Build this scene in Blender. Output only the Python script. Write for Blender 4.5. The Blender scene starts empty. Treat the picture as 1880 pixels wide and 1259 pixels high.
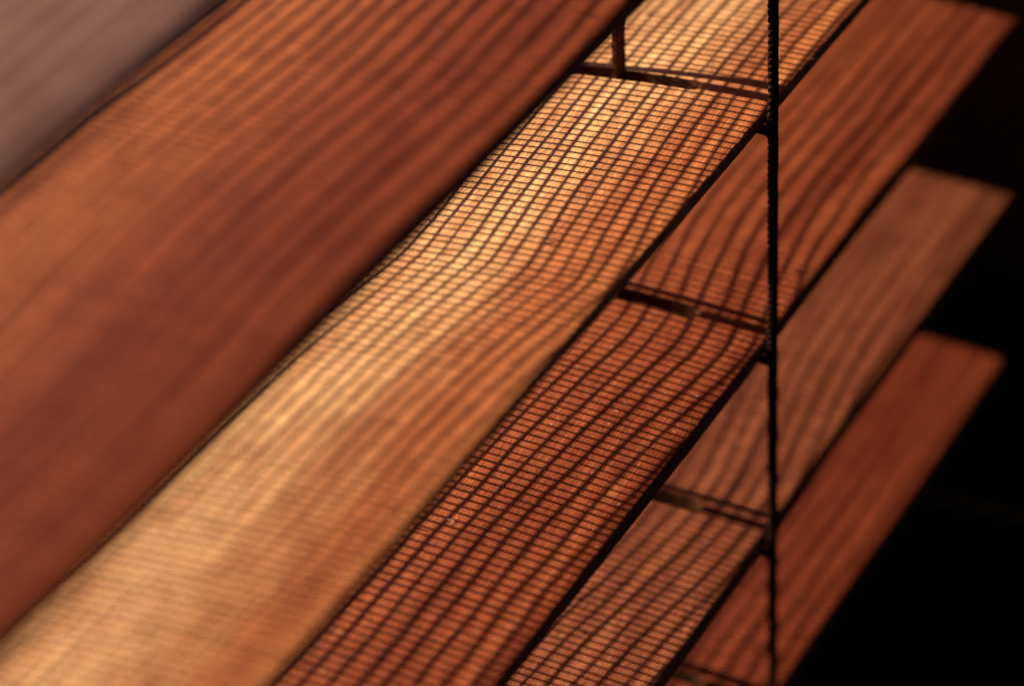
import bpy, bmesh, math, random
import numpy as np
from mathutils import Matrix, Vector

MM = 0.001
R = math.radians
random.seed(7)
rng = np.random.default_rng(11)
scn = bpy.context.scene
col = scn.collection

# ------------------------------------------------------------------ camera
# world axes: +X along the slats (away from the camera), +Y out through the window, +Z up; drawn in millimetres
YAW, PITCH, ROLL = R(27.587), R(32.090), R(-2.694)
fw = Vector((math.cos(YAW) * math.cos(PITCH), math.sin(YAW) * math.cos(PITCH), -math.sin(PITCH)))
rt = Vector((math.sin(YAW), -math.cos(YAW), 0.0))
up = rt.cross(fw)
cr = rt * math.cos(ROLL) + up * math.sin(ROLL)
cu = -rt * math.sin(ROLL) + up * math.cos(ROLL)
cam_d = bpy.data.cameras.new('camera')
cam = bpy.data.objects.new('camera', cam_d)
col.objects.link(cam)
cam.matrix_world = Matrix(((cr.x, cu.x, -fw.x, -339.823 * MM), (cr.y, cu.y, -fw.y, -142.107 * MM),
                           (cr.z, cu.z, -fw.z, 199.619 * MM), (0, 0, 0, 1)))
cam_d.sensor_width = 36.0
cam_d.sensor_fit = 'HORIZONTAL'
cam_d.lens = 6415.34 / 1880 * 36
cam_d.clip_start = 0.01
cam_d.clip_end = 50
cam_d.dof.use_dof = True
cam_d.dof.focus_distance = 0.412
cam_d.dof.aperture_fstop = 14.2
cam_d.dof.aperture_blades = 0
cam_d.dof.aperture_ratio = 0.72
scn.camera = cam

# ------------------------------------------------------------------ light
SUN_EL = R(24.0)
world = bpy.data.worlds.new('World')
scn.world = world
world.use_nodes = True
bg = world.node_tree.nodes['Background']
bg.inputs[0].default_value = (0.55, 0.45, 0.50, 1)
bg.inputs[1].default_value = 0.012

sd = bpy.data.lights.new('low_sun', 'SUN')
sd.energy = 5.0
sd.angle = R(0.32)
sd.color = (1.0, 0.68, 0.37)
so = bpy.data.objects.new('low_sun', sd)
col.objects.link(so)
so.matrix_world = Vector((0, math.cos(SUN_EL), math.sin(SUN_EL))).to_track_quat('Z', 'Y').to_matrix().to_4x4()

ad = bpy.data.lights.new('window_sky', 'AREA')          # the dim evening sky outside the window
ad.shape = 'RECTANGLE'
ad.size, ad.size_y = 3.0, 1.6
ad.energy = 2.8
ad.color = (0.86, 0.78, 0.92)
ao = bpy.data.objects.new('window_sky', ad)
col.objects.link(ao)
ap = Vector((0.5, 1.5, 0.9))
ao.matrix_world = Matrix.Translation(ap) @ ap.to_track_quat('Z', 'Y').to_matrix().to_4x4()

scn.view_settings.view_transform = 'Standard'
scn.view_settings.look = 'None'
scn.view_settings.exposure = 1.2
scn.view_settings.gamma = 1.0
scn.view_settings.use_curve_mapping = False
scn.cycles.use_denoising = True
scn.cycles.max_bounces = 6

# ------------------------------------------------------------------ node helpers
def mat(name):
    m = bpy.data.materials.new(name)
    m.use_nodes = True
    nt = m.node_tree
    return m, nt, nt.nodes['Principled BSDF']

def N(nt, kind, **kw):
    n = nt.nodes.new(kind)
    for k, v in kw.items():
        if k.startswith('i_'):
            n.inputs[k[2:].replace('_', ' ')].default_value = v
        else:
            setattr(n, k, v)
    return n

def ramp(nt, fac, stops):
    n = nt.nodes.new('ShaderNodeValToRGB')
    e = n.color_ramp.elements
    while len(e) < len(stops):
        e.new(0.5)
    for el, (p, c) in zip(e, stops):
        el.position = p
        el.color = (*c, 1)
    nt.links.new(fac, n.inputs[0])
    return n.outputs[0]

def noise(nt, vec, scale, detail=3.0, rough=0.55, w=None):
    mp = nt.nodes.new('ShaderNodeMapping')
    mp.inputs['Scale'].default_value = scale
    nt.links.new(vec, mp.inputs['Vector'])
    n = nt.nodes.new('ShaderNodeTexNoise')
    n.inputs['Scale'].default_value = 1.0
    n.inputs['Detail'].default_value = detail
    n.inputs['Roughness'].default_value = rough
    nt.links.new(mp.outputs[0], n.inputs['Vector'])
    return n.outputs['Fac']

def mixc(nt, blend, fac, a, b):
    n = nt.nodes.new('ShaderNodeMix')
    n.data_type = 'RGBA'
    n.blend_type = blend
    for sock, v in ((n.inputs[0], fac), (n.inputs[6], a), (n.inputs[7], b)):
        if hasattr(v, 'links'):
            nt.links.new(v, sock)
        elif isinstance(v, tuple):
            sock.default_value = (*v, 1)
        else:
            sock.default_value = v
    return n.outputs[2]

def wood(name, dark, mid, light, seed, rough=0.46, pale_band=None):
    m, nt, bs = mat(name)
    tc = nt.nodes.new('ShaderNodeTexCoord')
    off = nt.nodes.new('ShaderNodeVectorMath')
    off.operation = 'ADD'
    off.inputs[1].default_value = (seed * 0.731, seed * 0.317, seed * 0.113)
    nt.links.new(tc.outputs['Object'], off.inputs[0])
    v = off.outputs[0]
    streak = noise(nt, v, (14, 330, 60), 5, 0.62)
    band = noise(nt, v, (4, 70, 20), 2, 0.5)
    fine = noise(nt, v, (420, 9500, 2500), 2, 0.6)
    mott = noise(nt, v, (130, 420, 200), 4, 0.65)
    pore = noise(nt, v, (700, 5200, 2000), 1, 0.5)
    add = nt.nodes.new('ShaderNodeMath'); add.operation = 'MULTIPLY_ADD'
    nt.links.new(band, add.inputs[0]); add.inputs[1].default_value = 0.55
    nt.links.new(streak, add.inputs[2])
    sub = nt.nodes.new('ShaderNodeMath'); sub.operation = 'SUBTRACT'
    nt.links.new(add.outputs[0], sub.inputs[0]); sub.inputs[1].default_value = 0.275
    c = ramp(nt, sub.outputs[0], [(0.30, dark), (0.50, mid), (0.72, light)])
    if pale_band:                                     # a paler band mixed into the colour along the board: centre, half width (mm), colour
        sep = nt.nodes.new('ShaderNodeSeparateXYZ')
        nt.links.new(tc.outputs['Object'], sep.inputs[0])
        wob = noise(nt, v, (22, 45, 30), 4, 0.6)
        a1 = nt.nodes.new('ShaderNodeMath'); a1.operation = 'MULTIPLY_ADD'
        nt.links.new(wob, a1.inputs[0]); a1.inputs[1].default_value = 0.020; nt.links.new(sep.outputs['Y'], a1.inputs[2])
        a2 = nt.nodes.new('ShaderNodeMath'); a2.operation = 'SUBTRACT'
        nt.links.new(a1.outputs[0], a2.inputs[0]); a2.inputs[1].default_value = (pale_band[0] + 10.0) * MM
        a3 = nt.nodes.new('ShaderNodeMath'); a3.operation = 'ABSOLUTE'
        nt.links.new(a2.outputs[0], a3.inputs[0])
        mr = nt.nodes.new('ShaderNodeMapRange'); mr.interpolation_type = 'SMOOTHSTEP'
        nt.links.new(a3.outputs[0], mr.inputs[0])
        mr.inputs[1].default_value = 0.0; mr.inputs[2].default_value = pale_band[1] * MM
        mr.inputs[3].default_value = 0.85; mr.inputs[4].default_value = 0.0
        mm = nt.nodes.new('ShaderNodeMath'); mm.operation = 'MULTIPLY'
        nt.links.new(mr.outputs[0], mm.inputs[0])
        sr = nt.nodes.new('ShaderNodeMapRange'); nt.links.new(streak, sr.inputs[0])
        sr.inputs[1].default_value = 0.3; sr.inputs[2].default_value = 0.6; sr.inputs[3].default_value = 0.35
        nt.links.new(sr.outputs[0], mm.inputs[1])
        c = mixc(nt, 'MIX', mm.outputs[0], c, pale_band[2])
    c = mixc(nt, 'MULTIPLY', 0.8, c, ramp(nt, mott, [(0.32, (0.74, 0.58, 0.55)), (0.52, (1.0, 1.0, 1.0)), (0.70, (1.22, 1.25, 1.25))]))
    c = mixc(nt, 'MULTIPLY', 0.8, c, ramp(nt, pore, [(0.26, (0.35, 0.25, 0.22)), (0.38, (1, 1, 1)), (0.66, (1, 1, 1)), (0.76, (1.7, 1.75, 1.8))]))
    c = mixc(nt, 'MULTIPLY', 0.9, c, ramp(nt, fine, [(0.30, (0.38, 0.30, 0.28)), (0.5, (0.95, 0.92, 0.90)), (0.68, (1.6, 1.6, 1.6))]))
    vo = nt.nodes.new('ShaderNodeTexVoronoi'); vo.inputs['Scale'].default_value = 520.0; vo.inputs['Randomness'].default_value = 1.0
    nt.links.new(v, vo.inputs['Vector'])
    ds = nt.nodes.new('ShaderNodeMapRange'); nt.links.new(vo.outputs['Distance'], ds.inputs[0])
    ds.inputs[1].default_value = 0.05; ds.inputs[2].default_value = 0.11; ds.inputs[3].default_value = 0.6; ds.inputs[4].default_value = 0.0
    c = mixc(nt, 'MIX', ds.outputs[0], c, (0.72, 0.58, 0.46))
    nt.links.new(c, bs.inputs['Base Color'])
    rr = nt.nodes.new('ShaderNodeMapRange')
    nt.links.new(fine, rr.inputs[0])
    rr.inputs[3].default_value = rough - 0.12; rr.inputs[4].default_value = rough + 0.16
    nt.links.new(rr.outputs[0], bs.inputs['Roughness'])
    bs.inputs['Specular IOR Level'].default_value = 0.75
    bp = nt.nodes.new('ShaderNodeBump')
    bp.inputs['Strength'].default_value = 0.8
    bp.inputs['Distance'].default_value = 0.00006
    nt.links.new(fine, bp.inputs['Height'])
    nt.links.new(bp.outputs[0], bs.inputs['Normal'])
    return m

def plain(name, c, rough, var=0.3, scale=400, bump=0.0):
    m, nt, bs = mat(name)
    tc = nt.nodes.new('ShaderNodeTexCoord')
    n = noise(nt, tc.outputs['Object'], (scale,) * 3, 4, 0.6)
    lo = tuple(x * (1 - var) for x in c); hi = tuple(x * (1 + var) for x in c)
    nt.links.new(ramp(nt, n, [(0.3, lo), (0.7, hi)]), bs.inputs['Base Color'])
    bs.inputs['Roughness'].default_value = rough
    if bump:
        bp = nt.nodes.new('ShaderNodeBump')
        bp.inputs['Strength'].default_value = 0.6
        bp.inputs['Distance'].default_value = bump
        nt.links.new(n, bp.inputs['Height'])
        nt.links.new(bp.outputs[0], bs.inputs['Normal'])
    return m

M_CORD = plain('brown_cord', (0.024, 0.011, 0.008), 0.85, 0.45, 5000, 0.00006)
M_LIFT = plain('brown_lift_cord', (0.085, 0.030, 0.020), 0.8, 0.5, 4200, 0.00008)
M_FRAME = plain('dark_window_paint', (0.012, 0.010, 0.009), 0.75, 0.3, 120)
M_WIRE = plain('charcoal_screen_wire', (0.03, 0.03, 0.03), 0.6, 0.2, 900)
M_SLOT = plain('dark_slot_wood', (0.17, 0.07, 0.03), 0.95, 0.6, 2500, 0.0002)  # slot walls, a darker brown than the slat faces
M_LINT = plain('pale_lint', (0.75, 0.70, 0.62), 0.7, 0.1, 900)
for _m in (M_CORD, M_LIFT):                     # matt textile
    _m.node_tree.nodes['Principled BSDF'].inputs['Specular IOR Level'].default_value = 0.08

# ------------------------------------------------------------------ mesh helpers
def link(name, me, m=None, parent=None):
    o = bpy.data.objects.new(name, me)
    col.objects.link(o)
    if m is not None:
        me.materials.append(m)
    if parent is not None:
        o.parent = parent
    return o

def empty(name, loc=(0, 0, 0)):
    o = bpy.data.objects.new(name, None)
    o.empty_display_size = 0.02
    o.location = loc
    col.objects.link(o)
    return o

def mesh_np(name, V, Q, smooth=True):
    """V (n,3) in millimetres, Q (m,4) quads"""
    me = bpy.data.meshes.new(name)
    V = np.asarray(V, dtype=np.float32) * MM
    Q = np.asarray(Q, dtype=np.int32)
    me.vertices.add(len(V)); me.vertices.foreach_set('co', V.ravel())
    me.loops.add(Q.size); me.loops.foreach_set('vertex_index', Q.ravel())
    me.polygons.add(len(Q))
    me.polygons.foreach_set('loop_start', np.arange(0, Q.size, 4, dtype=np.int32))
    me.polygons.foreach_set('loop_total', np.full(len(Q), 4, dtype=np.int32))
    me.polygons.foreach_set('use_smooth', np.full(len(Q), smooth))
    me.update(calc_edges=True); me.validate()
    return me

def tube(P, rad, sides=8):
    """vertices and quads of a tube along the polyline P (n,3); rad scalar, (n,) or (n,sides)"""
    P = np.asarray(P, float); n = len(P)
    T = np.gradient(P, axis=0); T /= np.linalg.norm(T, axis=1)[:, None]
    ref = np.array([1.0, 0.02, 0.01]) if abs(T[:, 0]).mean() < 0.6 else np.array([0.01, 0.02, 1.0])
    A = np.cross(T, ref); A /= np.linalg.norm(A, axis=1)[:, None]
    B = np.cross(T, A)
    a = np.arange(sides) / sides * 2 * np.pi
    rad = np.asarray(rad, float)
    if rad.ndim == 0: rad = np.full((n, sides), float(rad))
    elif rad.ndim == 1: rad = np.repeat(rad[:, None], sides, 1)
    V = P[:, None, :] + rad[:, :, None] * (np.cos(a)[None, :, None] * A[:, None, :] + np.sin(a)[None, :, None] * B[:, None, :])
    i = np.arange(n - 1)[:, None]; j = np.arange(sides)[None, :]; k = (j + 1) % sides
    Q = np.stack([i * sides + j, i * sides + k, (i + 1) * sides + k, (i + 1) * sides + j], -1).reshape(-1, 4)
    return V.reshape(-1, 3), Q

def join(parts):
    Vs, Qs, o = [], [], 0
    for V, Q in parts:
        Vs.append(V); Qs.append(Q + o); o += len(V)
    return np.concatenate(Vs), np.concatenate(Qs)

def box(name, lo, hi, m, parent=None, bevel=1.0):
    bm = bmesh.new()
    bmesh.ops.create_cube(bm, size=1)
    for v in bm.verts:
        v.co = Vector([(lo[i] + hi[i]) / 2 + v.co[i] * (hi[i] - lo[i]) for i in range(3)]) * MM
    if bevel:
        bmesh.ops.bevel(bm, geom=bm.edges[:], offset=bevel * MM, segments=2, affect='EDGES', profile=0.5)
    me = bpy.data.meshes.new(name)
    bm.to_mesh(me); bm.free()
    return link(name, me, m, parent)

# ------------------------------------------------------------------ the setting: window reveal behind and beside the blind
X_FAR, X_NEAR = 94.5, -400.0
sill = box('window_sill', (-460, -50, -150), (112, 66, -131), M_FRAME)
sill['kind'] = 'structure'
jamb = box('window_jamb', (113, -50, -260), (140, 66, 190), M_FRAME)
jamb['kind'] = 'structure'

# ------------------------------------------------------------------ insect screen outside the blind
SY = 49.5
scr = empty('insect_screen', (0, SY * MM, -130 * MM))
scr['label'] = 'fine dark wire insect screen in a dark frame behind the wooden blind'
scr['category'] = 'insect screen'
def to_parent(o, p):
    o.parent = p
    o.matrix_parent_inverse = Matrix.Translation(-Vector(p.location))
for nm, lo, hi in (('bottom_rail', (-440, SY - 4, -129.5), (111.5, SY + 6, -87.5)), ('top_rail', (-440, SY - 4, 122), (111.5, SY + 6, 150)),
                   ('stile', (98, SY - 4, -87.2), (111.5, SY + 6, 121.7)), ('stile', (-440, SY - 4, -87.2), (-398, SY + 6, 121.7))):
    to_parent(box(nm, lo, hi, M_FRAME), scr)

def bulge(x, z):
    """how far the slack screen sags out of its plane, mm"""
    d = 0.35 * np.sin(x / 31.0 + z / 47.0) + 0.3 * np.sin(x / 57.0 - z / 23.0 + 1.3)
    def g(x0, z0, a, sx, sz, p=2.0, skew=1.0):
        dx = np.where(x > x0, (x - x0) / sx, (x - x0) / (sx * skew))
        return a * np.exp(-(np.abs(dx) ** p)) * np.exp(-((z - z0) / sz) ** 2)
    d = d + g(-43, 17, -3.8, 20, 18, 1.25, 0.95)
    d = d + g(-3, -11, -4.0, 23, 11, 1.7)
    d = d + g(6, -45, -4.0, 32, 13, 1.7)
    d = d + g(-90, 45, 1.6, 26, 18)
    return d

PV, PH = 1.38, 1.0
def wander(n, amp, win):                        # smooth random drift along one wire
    w = np.convolve(rng.normal(size=n + 2 * win), np.hanning(win + 2)[1:-1], 'same')[win:win + n]
    return amp * w / (w.std() + 1e-9)
parts = []
zz = np.arange(-90, 124.1, 3.0)
for x0 in np.arange(X_NEAR, 100, PV):
    x = np.full_like(zz, x0 + rng.normal(0, 0.05)) + 0.10 * np.sin(zz / 21.0 + x0 / 60.0) + wander(len(zz), 0.045, 5)
    parts.append(tube(np.stack([x, SY + bulge(x, zz), zz], 1), 0.185 * rng.uniform(0.88, 1.12), 4))
xx = np.concatenate([np.arange(X_NEAR, -130, 6.0), np.arange(-130, 100.1, 2.0)])
for z0 in np.arange(-89, 123.5, PH):
    z = np.full_like(xx, z0 + rng.normal(0, 0.035)) + 0.05 * np.sin(xx / 17.0 + z0 / 9.0) + wander(len(xx), 0.045, 9)
    parts.append(tube(np.stack([xx, SY + bulge(xx, z),z], 1), 0.128 * rng.uniform(0.85, 1.15), 4))
for _ in range(900):                            # grit and fluff clogging the weave
    x, z = rng.uniform(-200, 98), rng.uniform(-88, 110)
    L = rng.uniform(0.15, 0.9); a = rng.uniform(0, np.pi); t = np.linspace(-0.5, 0.5, 5)
    P = np.stack([x + L * t * np.cos(a) + 0.15 * t ** 2, SY + bulge(x, z) + 0 * t, z + L * t * np.sin(a)], 1)
    parts.append(tube(P, rng.uniform(0.06, 0.22) * (1.05 - 3.4 * t ** 2), 5))
V, Q = join(parts)
wm = link('wire_mesh', mesh_np('wire_mesh', V, Q), M_WIRE)
wm['kind'] = 'stuff'
to_parent(wm, scr)

# ------------------------------------------------------------------ the venetian blind
blind = empty('venetian_blind', (0, 0, 0))
blind['label'] = 'reddish brown wooden slat blind with brown cords, crossed by a fine grid of shadow'
blind['category'] = 'blind'

W = 41.5
def rear_x(z):
    return float(np.interp(z, [-120, -40, -26, -8, 0, 8, 18, 40, 130], [4.0, 3.9, 3.8, 4.2, 4.6, 5.2, 6.5, 6.7, 6.7]))
def lift_x(z):      # the cords hang a little askew
    return float(np.interp(z, [-120, -40, -26, -6, 0, 130], [1.4, 1.4, 1.6, 3.2, 3.6, 3.9]))
HR, HY0, HY1 = 1.25, 9.6, 29.0          # cord slot in every slat
def half(y):
    if y <= HY0 or y >= HY1: return 0.0
    if y < HY0 + HR: return math.sqrt(max(0, HR ** 2 - (HY0 + HR - y) ** 2))
    if y > HY1 - HR: return math.sqrt(max(0, HR ** 2 - (y - HY1 + HR) ** 2))
    return HR
ys = sorted(set([0.45] + list(np.linspace(1.2, HY0, 7)) + [HY0 + HR * (1 - math.cos(a)) for a in np.linspace(0, math.pi / 2, 7)]
                + list(np.linspace(HY0 + HR, HY1 - HR, 12)) + [HY1 - HR * (1 - math.cos(a)) for a in np.linspace(0, math.pi / 2, 7)]
                + list(np.linspace(HY1, W - 1.2, 8)) + [W - 0.45]))
ys = [y for i, y in enumerate(ys) if i == 0 or y - ys[i - 1] > 1e-6]

def make_slat(z0, tilt, crown, th, m, twist=0.0, warp=0.25, seed=0, HX=1.6):
    r = random.Random(seed)
    ph = [r.uniform(0, 6.28) for _ in range(4)]
    T = math.tan(R(tilt))
    def top(x, y):
        u = y / W
        z = -T * y - twist * (x / 100.0) * (y - 0.0)
        z += crown * (1 - (2 * u - 1) ** 2) + 0.13 * math.sin(x / 26 + ph[3]) + 0.08 * math.sin(x / 11.3 + ph[1])
        z += warp * (0.5 * math.sin(x / 70 + ph[0]) * u + 0.12 * math.sin(x / 23 + ph[1]) * math.sin(y / 9 + ph[2]) * min(1, u * 4))
        return z
    ny = len(ys)
    # closed section: top rows front to back, rounded back edge, bottom rows back to front, rounded front edge
    sec = [(y, 0.0, 1) for y in ys]
    for a in (60, 30, 0, -30, -60):
        q = 0.45
        sec.append((W - q + q * math.cos(R(a)), (q * math.sin(R(a)) - q) if a > 0 else (-th + q + q * math.sin(R(a)) if a < 0 else -th / 2), 0))
    sec += [(y, -th, 2) for y in reversed(ys)]
    for a in (-60, -30, 0, 30, 60):
        q = 0.45
        sec.append((q - q * math.cos(R(a)), (q * math.sin(R(a)) - q) if a > 0 else (-th + q + q * math.sin(R(a)) if a < 0 else -th / 2), 0))
    K = len(sec)
    cols = [(x, None) for x in np.concatenate([np.arange(X_NEAR, -140, 6), np.linspace(-140, HX - 4, 170)])]
    cols += [(-1, u) for u in (0.34, 0.67, 1.0)]
    nleft = len(cols)
    cols += [(1, u) for u in (1.0, 0.67, 0.34)] + [(x, None) for x in np.linspace(HX + 4, X_FAR, 110)]
    bm = bmesh.new()
    grid = []
    for s, u in cols:
        row = []
        rag = r.gauss(0, 0.035)
        for (y, dz, fl) in sec:
            if u is None: x = s
            else:
                h = half(y) if fl else 0.0
                if h > 0: h += 0.10 * math.sin(y * 5.1 + s) * math.sin(y * 1.7 + 2 * s)
                x = HX + s * (4 - u * (4 - h))
            yy = y + (rag * (1 if dz > -th * 0.6 else 0.4) if y < 0.5 else 0.0)
            row.append(bm.verts.new((x * MM, yy * MM, (top(x, y) + dz) * MM)))
        grid.append(row)
    for i in range(len(grid) - 1):
        if i == nleft - 1: continue
        for k in range(K):
            bm.faces.new((grid[i][k], grid[i + 1][k], grid[i + 1][(k + 1) % K], grid[i][(k + 1) % K]))
    off = ny + 5
    for i in (nleft - 1, nleft):
        g = grid[i]
        for j in range(ny - 1):
            if half(ys[j]) > 0 or half(ys[j + 1]) > 0:
                a, b, c, d = g[j], g[j + 1], g[off + ny - 2 - j], g[off + ny - 1 - j]
                bm.faces.new((a, b, c, d) if i == nleft - 1 else (d, c, b, a)).material_index = 1
    bm.faces.new(grid[0]); bm.faces.new(list(reversed(grid[-1])))
    bmesh.ops.remove_doubles(bm, verts=bm.verts[:], dist=2e-6)
    bmesh.ops.recalc_face_normals(bm, faces=bm.faces[:])
    for f in bm.faces: f.smooth = True
    for e in bm.edges:
        if len(e.link_faces) == 2 and e.calc_face_angle(0) > R(42): e.smooth = False
    me = bpy.data.meshes.new('slat')
    bm.to_mesh(me); bm.free()
    o = link('slat', me, m, blind)
    me.materials.append(M_SLOT)
    o.location = (0, 0, z0 * MM)
    return o, top

RED = ((0.15, 0.028, 0.013), (0.29, 0.067, 0.032), (0.44, 0.140, 0.070))
HONEY = ((0.36, 0.112, 0.054), (0.49, 0.185, 0.088), (0.62, 0.28, 0.135))
SHEEN_MAUVE = ((0.34, 0.205, 0.26), (0.37, 0.225, 0.285), (0.40, 0.25, 0.31))  # top slat: mauve grey sheen of the sky put into the wood colour
DARKRED = ((0.16, 0.026, 0.012), (0.25, 0.050, 0.022), (0.35, 0.085, 0.040))
BROWN = ((0.20, 0.058, 0.034), (0.31, 0.102, 0.060), (0.42, 0.16, 0.095))
SLATS = [  # height of the room edge, tilt, crown, thickness, wood
    (70.26, -2.0, 0.7, 2.3, wood('wood_sheen_mauve', *SHEEN_MAUVE, 1)),
    (31.97, -2.0, 0.8, 2.3, wood('wood_red_2', (0.25, 0.050, 0.023), (0.33, 0.075, 0.034), (0.41, 0.115, 0.052), 2, pale_band=(34.0, 22.0, (0.56, 0.21, 0.085)))),
    (0.0, 3.8, 0.8, 1.7, wood('wood_honey', *HONEY, 3, pale_band=(20.5, 16.0, (0.95, 0.73, 0.47)))),
    (-32.06, -2.5, 0.6, 2.15, wood('wood_red_3', *RED, 4, pale_band=(22.0, 17.0, (0.40, 0.122, 0.055)))),
    (-61.27, -2.0, 0.5, 2.2, wood('wood_brown', *BROWN, 5)),
    (-90.1, -2.6, 0.5, 2.2, wood('wood_dark_red', *DARKRED, 6)),
]
tops = []
for k, (z0, tilt, crown, th, m) in enumerate(SLATS):
    o, top = make_slat(z0, tilt, crown, th, m, seed=20 + k, HX=lift_x(z0 - 1))
    tops.append((z0, top, th))

# ladder cords: three twisted strands each, with a rung under every slat
def rope(x, y, z0, z1, rs, rh, pitch, name, m, parent, sway=0.0, lean=False):
    z = np.arange(z0, z1, 0.16)
    parts = []
    bx = x + sway * np.sin(z / 43.0) + (np.array([rear_x(q) for q in z]) - x if lean else 0.0); by = y + 0.0 * z
    for s in range(3):
        a = 2 * np.pi * (z / pitch + s / 3.0) + 0.5 * np.sin(z / 5.0)
        P = np.stack([bx + rh * np.cos(a), by + rh * np.sin(a), z], 1)
        parts.append(tube(P, rs * (1 + 0.06 * np.sin(z * 3.1 + s * 2)), 7))
    for _ in range(160):                        # loose fibres
        zc = rng.uniform(z0 + 2, z1 - 2); a = rng.uniform(0, 2 * np.pi); L = rng.uniform(0.25, 0.6)
        t = np.linspace(0, 1, 5); i = int((zc - z0) / 0.16)
        rr = rs + rh - 0.1 + L * 0.6 * t
        aa = a + rng.uniform(-0.8, 0.8) * t ** 2
        parts.append(tube(np.stack([bx[i] + rr * np.cos(aa), by[i] + rr * np.sin(aa), zc + rng.uniform(-1, 1) * L * t ** 1.5], 1), 0.018, 3))
    V, Q = join(parts)
    return link(name, mesh_np(name, V, Q), m, parent)

def lump(c, rad, name, m, parent, seed):
    r = random.Random(seed)
    bm = bmesh.new()
    bmesh.ops.create_icosphere(bm, subdivisions=3, radius=1)
    p = [r.uniform(0, 6) for _ in range(3)]
    for v in bm.verts:
        n = v.co.copy()
        k = 1 + 0.16 * math.sin(5 * n.x + 4 * n.z + p[0]) * math.sin(6 * n.y + p[1]) + 0.08 * math.sin(11 * n.z + p[2])
        v.co = Vector((c[0] + n.x * rad[0] * k, c[1] + n.y * rad[1] * k, c[2] + n.z * rad[2] * k)) * MM
    for f in bm.faces: f.smooth = True
    me = bpy.data.meshes.new(name); bm.to_mesh(me); bm.free()
    return link(name, me, m, parent)

CF = (0.0, -1.05)
CB = (4.0, 42.9)
front = rope(*CF, -118, 128, 0.36, 0.34, 2.75, 'ladder_cord', M_CORD, blind, 0.22)
back = rope(*CB, -118, 128, 0.36, 0.34, 2.75, 'ladder_cord', M_CORD, blind, 0.1, True)
for k, (z0, top, th) in enumerate(tops):
    yy = np.linspace(CF[1], CB[1], 40)
    P = []
    for y in yy:
        yc = min(max(y, 0.0), W)
        t = (y - CF[1]) / (CB[1] - CF[1])
        x = CF[0] + (rear_x(z0) - CF[0]) * t
        P.append((x - 0.35, y, z0 + top(x, yc) - th - 0.45))
    Vt, Qt = tube(np.array(P), 0.6, 9)
    link('rung', mesh_np('rung', Vt, Qt), M_CORD, front)
    lump((-0.25, -0.85, z0 + top(0, 0) - th * 0.5 - 0.8), (1.0, 0.6, 1.6), 'knot', M_CORD, front, k)
    lump((rear_x(z0), CB[1], z0 + top(0, W) - th - 0.6), (0.6, 0.55, 1.0), 'knot', M_CORD, back, 50 + k)

# lift cord: braided, through the slots
z = np.arange(-118, 128, 0.12)
a = np.arange(20) / 20 * 2 * np.pi
rad = 0.76 * (1 + 0.20 * np.abs(np.sin(2 * a[None, :] + z[:, None] * 1.9)) * np.abs(np.sin(2 * a[None, :] - z[:, None] * 1.9)) + 0.035 * rng.normal(size=(len(z), 20)))
V, Q = tube(np.stack([np.array([lift_x(q) for q in z]), np.full_like(z, 20.8), z], 1), rad, 20)
link('lift_cord', mesh_np('lift_cord', V, Q), M_LIFT, blind)

# ------------------------------------------------------------------ lint caught on the slats
def lint(pts, slat, label, rad=0.035):
    z0, top, th = tops[slat]
    P = np.array([(x, y, z0 + top(x, y) + dz) for x, y, dz in pts])
    t = np.linspace(0, len(P) - 1, 40)
    S = np.stack([np.interp(t, np.arange(len(P)), P[:, i]) for i in range(3)], 1)
    for _ in range(6): S[1:-1] = (S[:-2] + 2 * S[1:-1] + S[2:]) / 4
    c = S.mean(0)
    V, Q = tube(S - c, rad, 6)
    o = link('lint_fibre', mesh_np('lint_fibre', V, Q), M_LINT)
    o.location = Vector(c) * MM
    o['label'] = label; o['category'] = 'lint'; o['group'] = 'lint on the slats'
lint([(-51.2, 18.6, 0.05), (-51.3, 17.9, 0.1), (-51.25, 17.35, 0.15), (-51.6, 17.15, 0.15), (-52.0, 17.35, 0.1), (-52.4, 18.0, 0.05)], 3,
     'tiny pale curled lint fibre lying on the middle of a red slat')
lint([(14.6, 0.5, 0.05), (15.0, 0.0, 0.1), (15.3, -0.3, -0.1), (15.5, -0.5, -0.5)], 2,
     'tiny pale lint fibre stuck on the room edge of the honey slat')
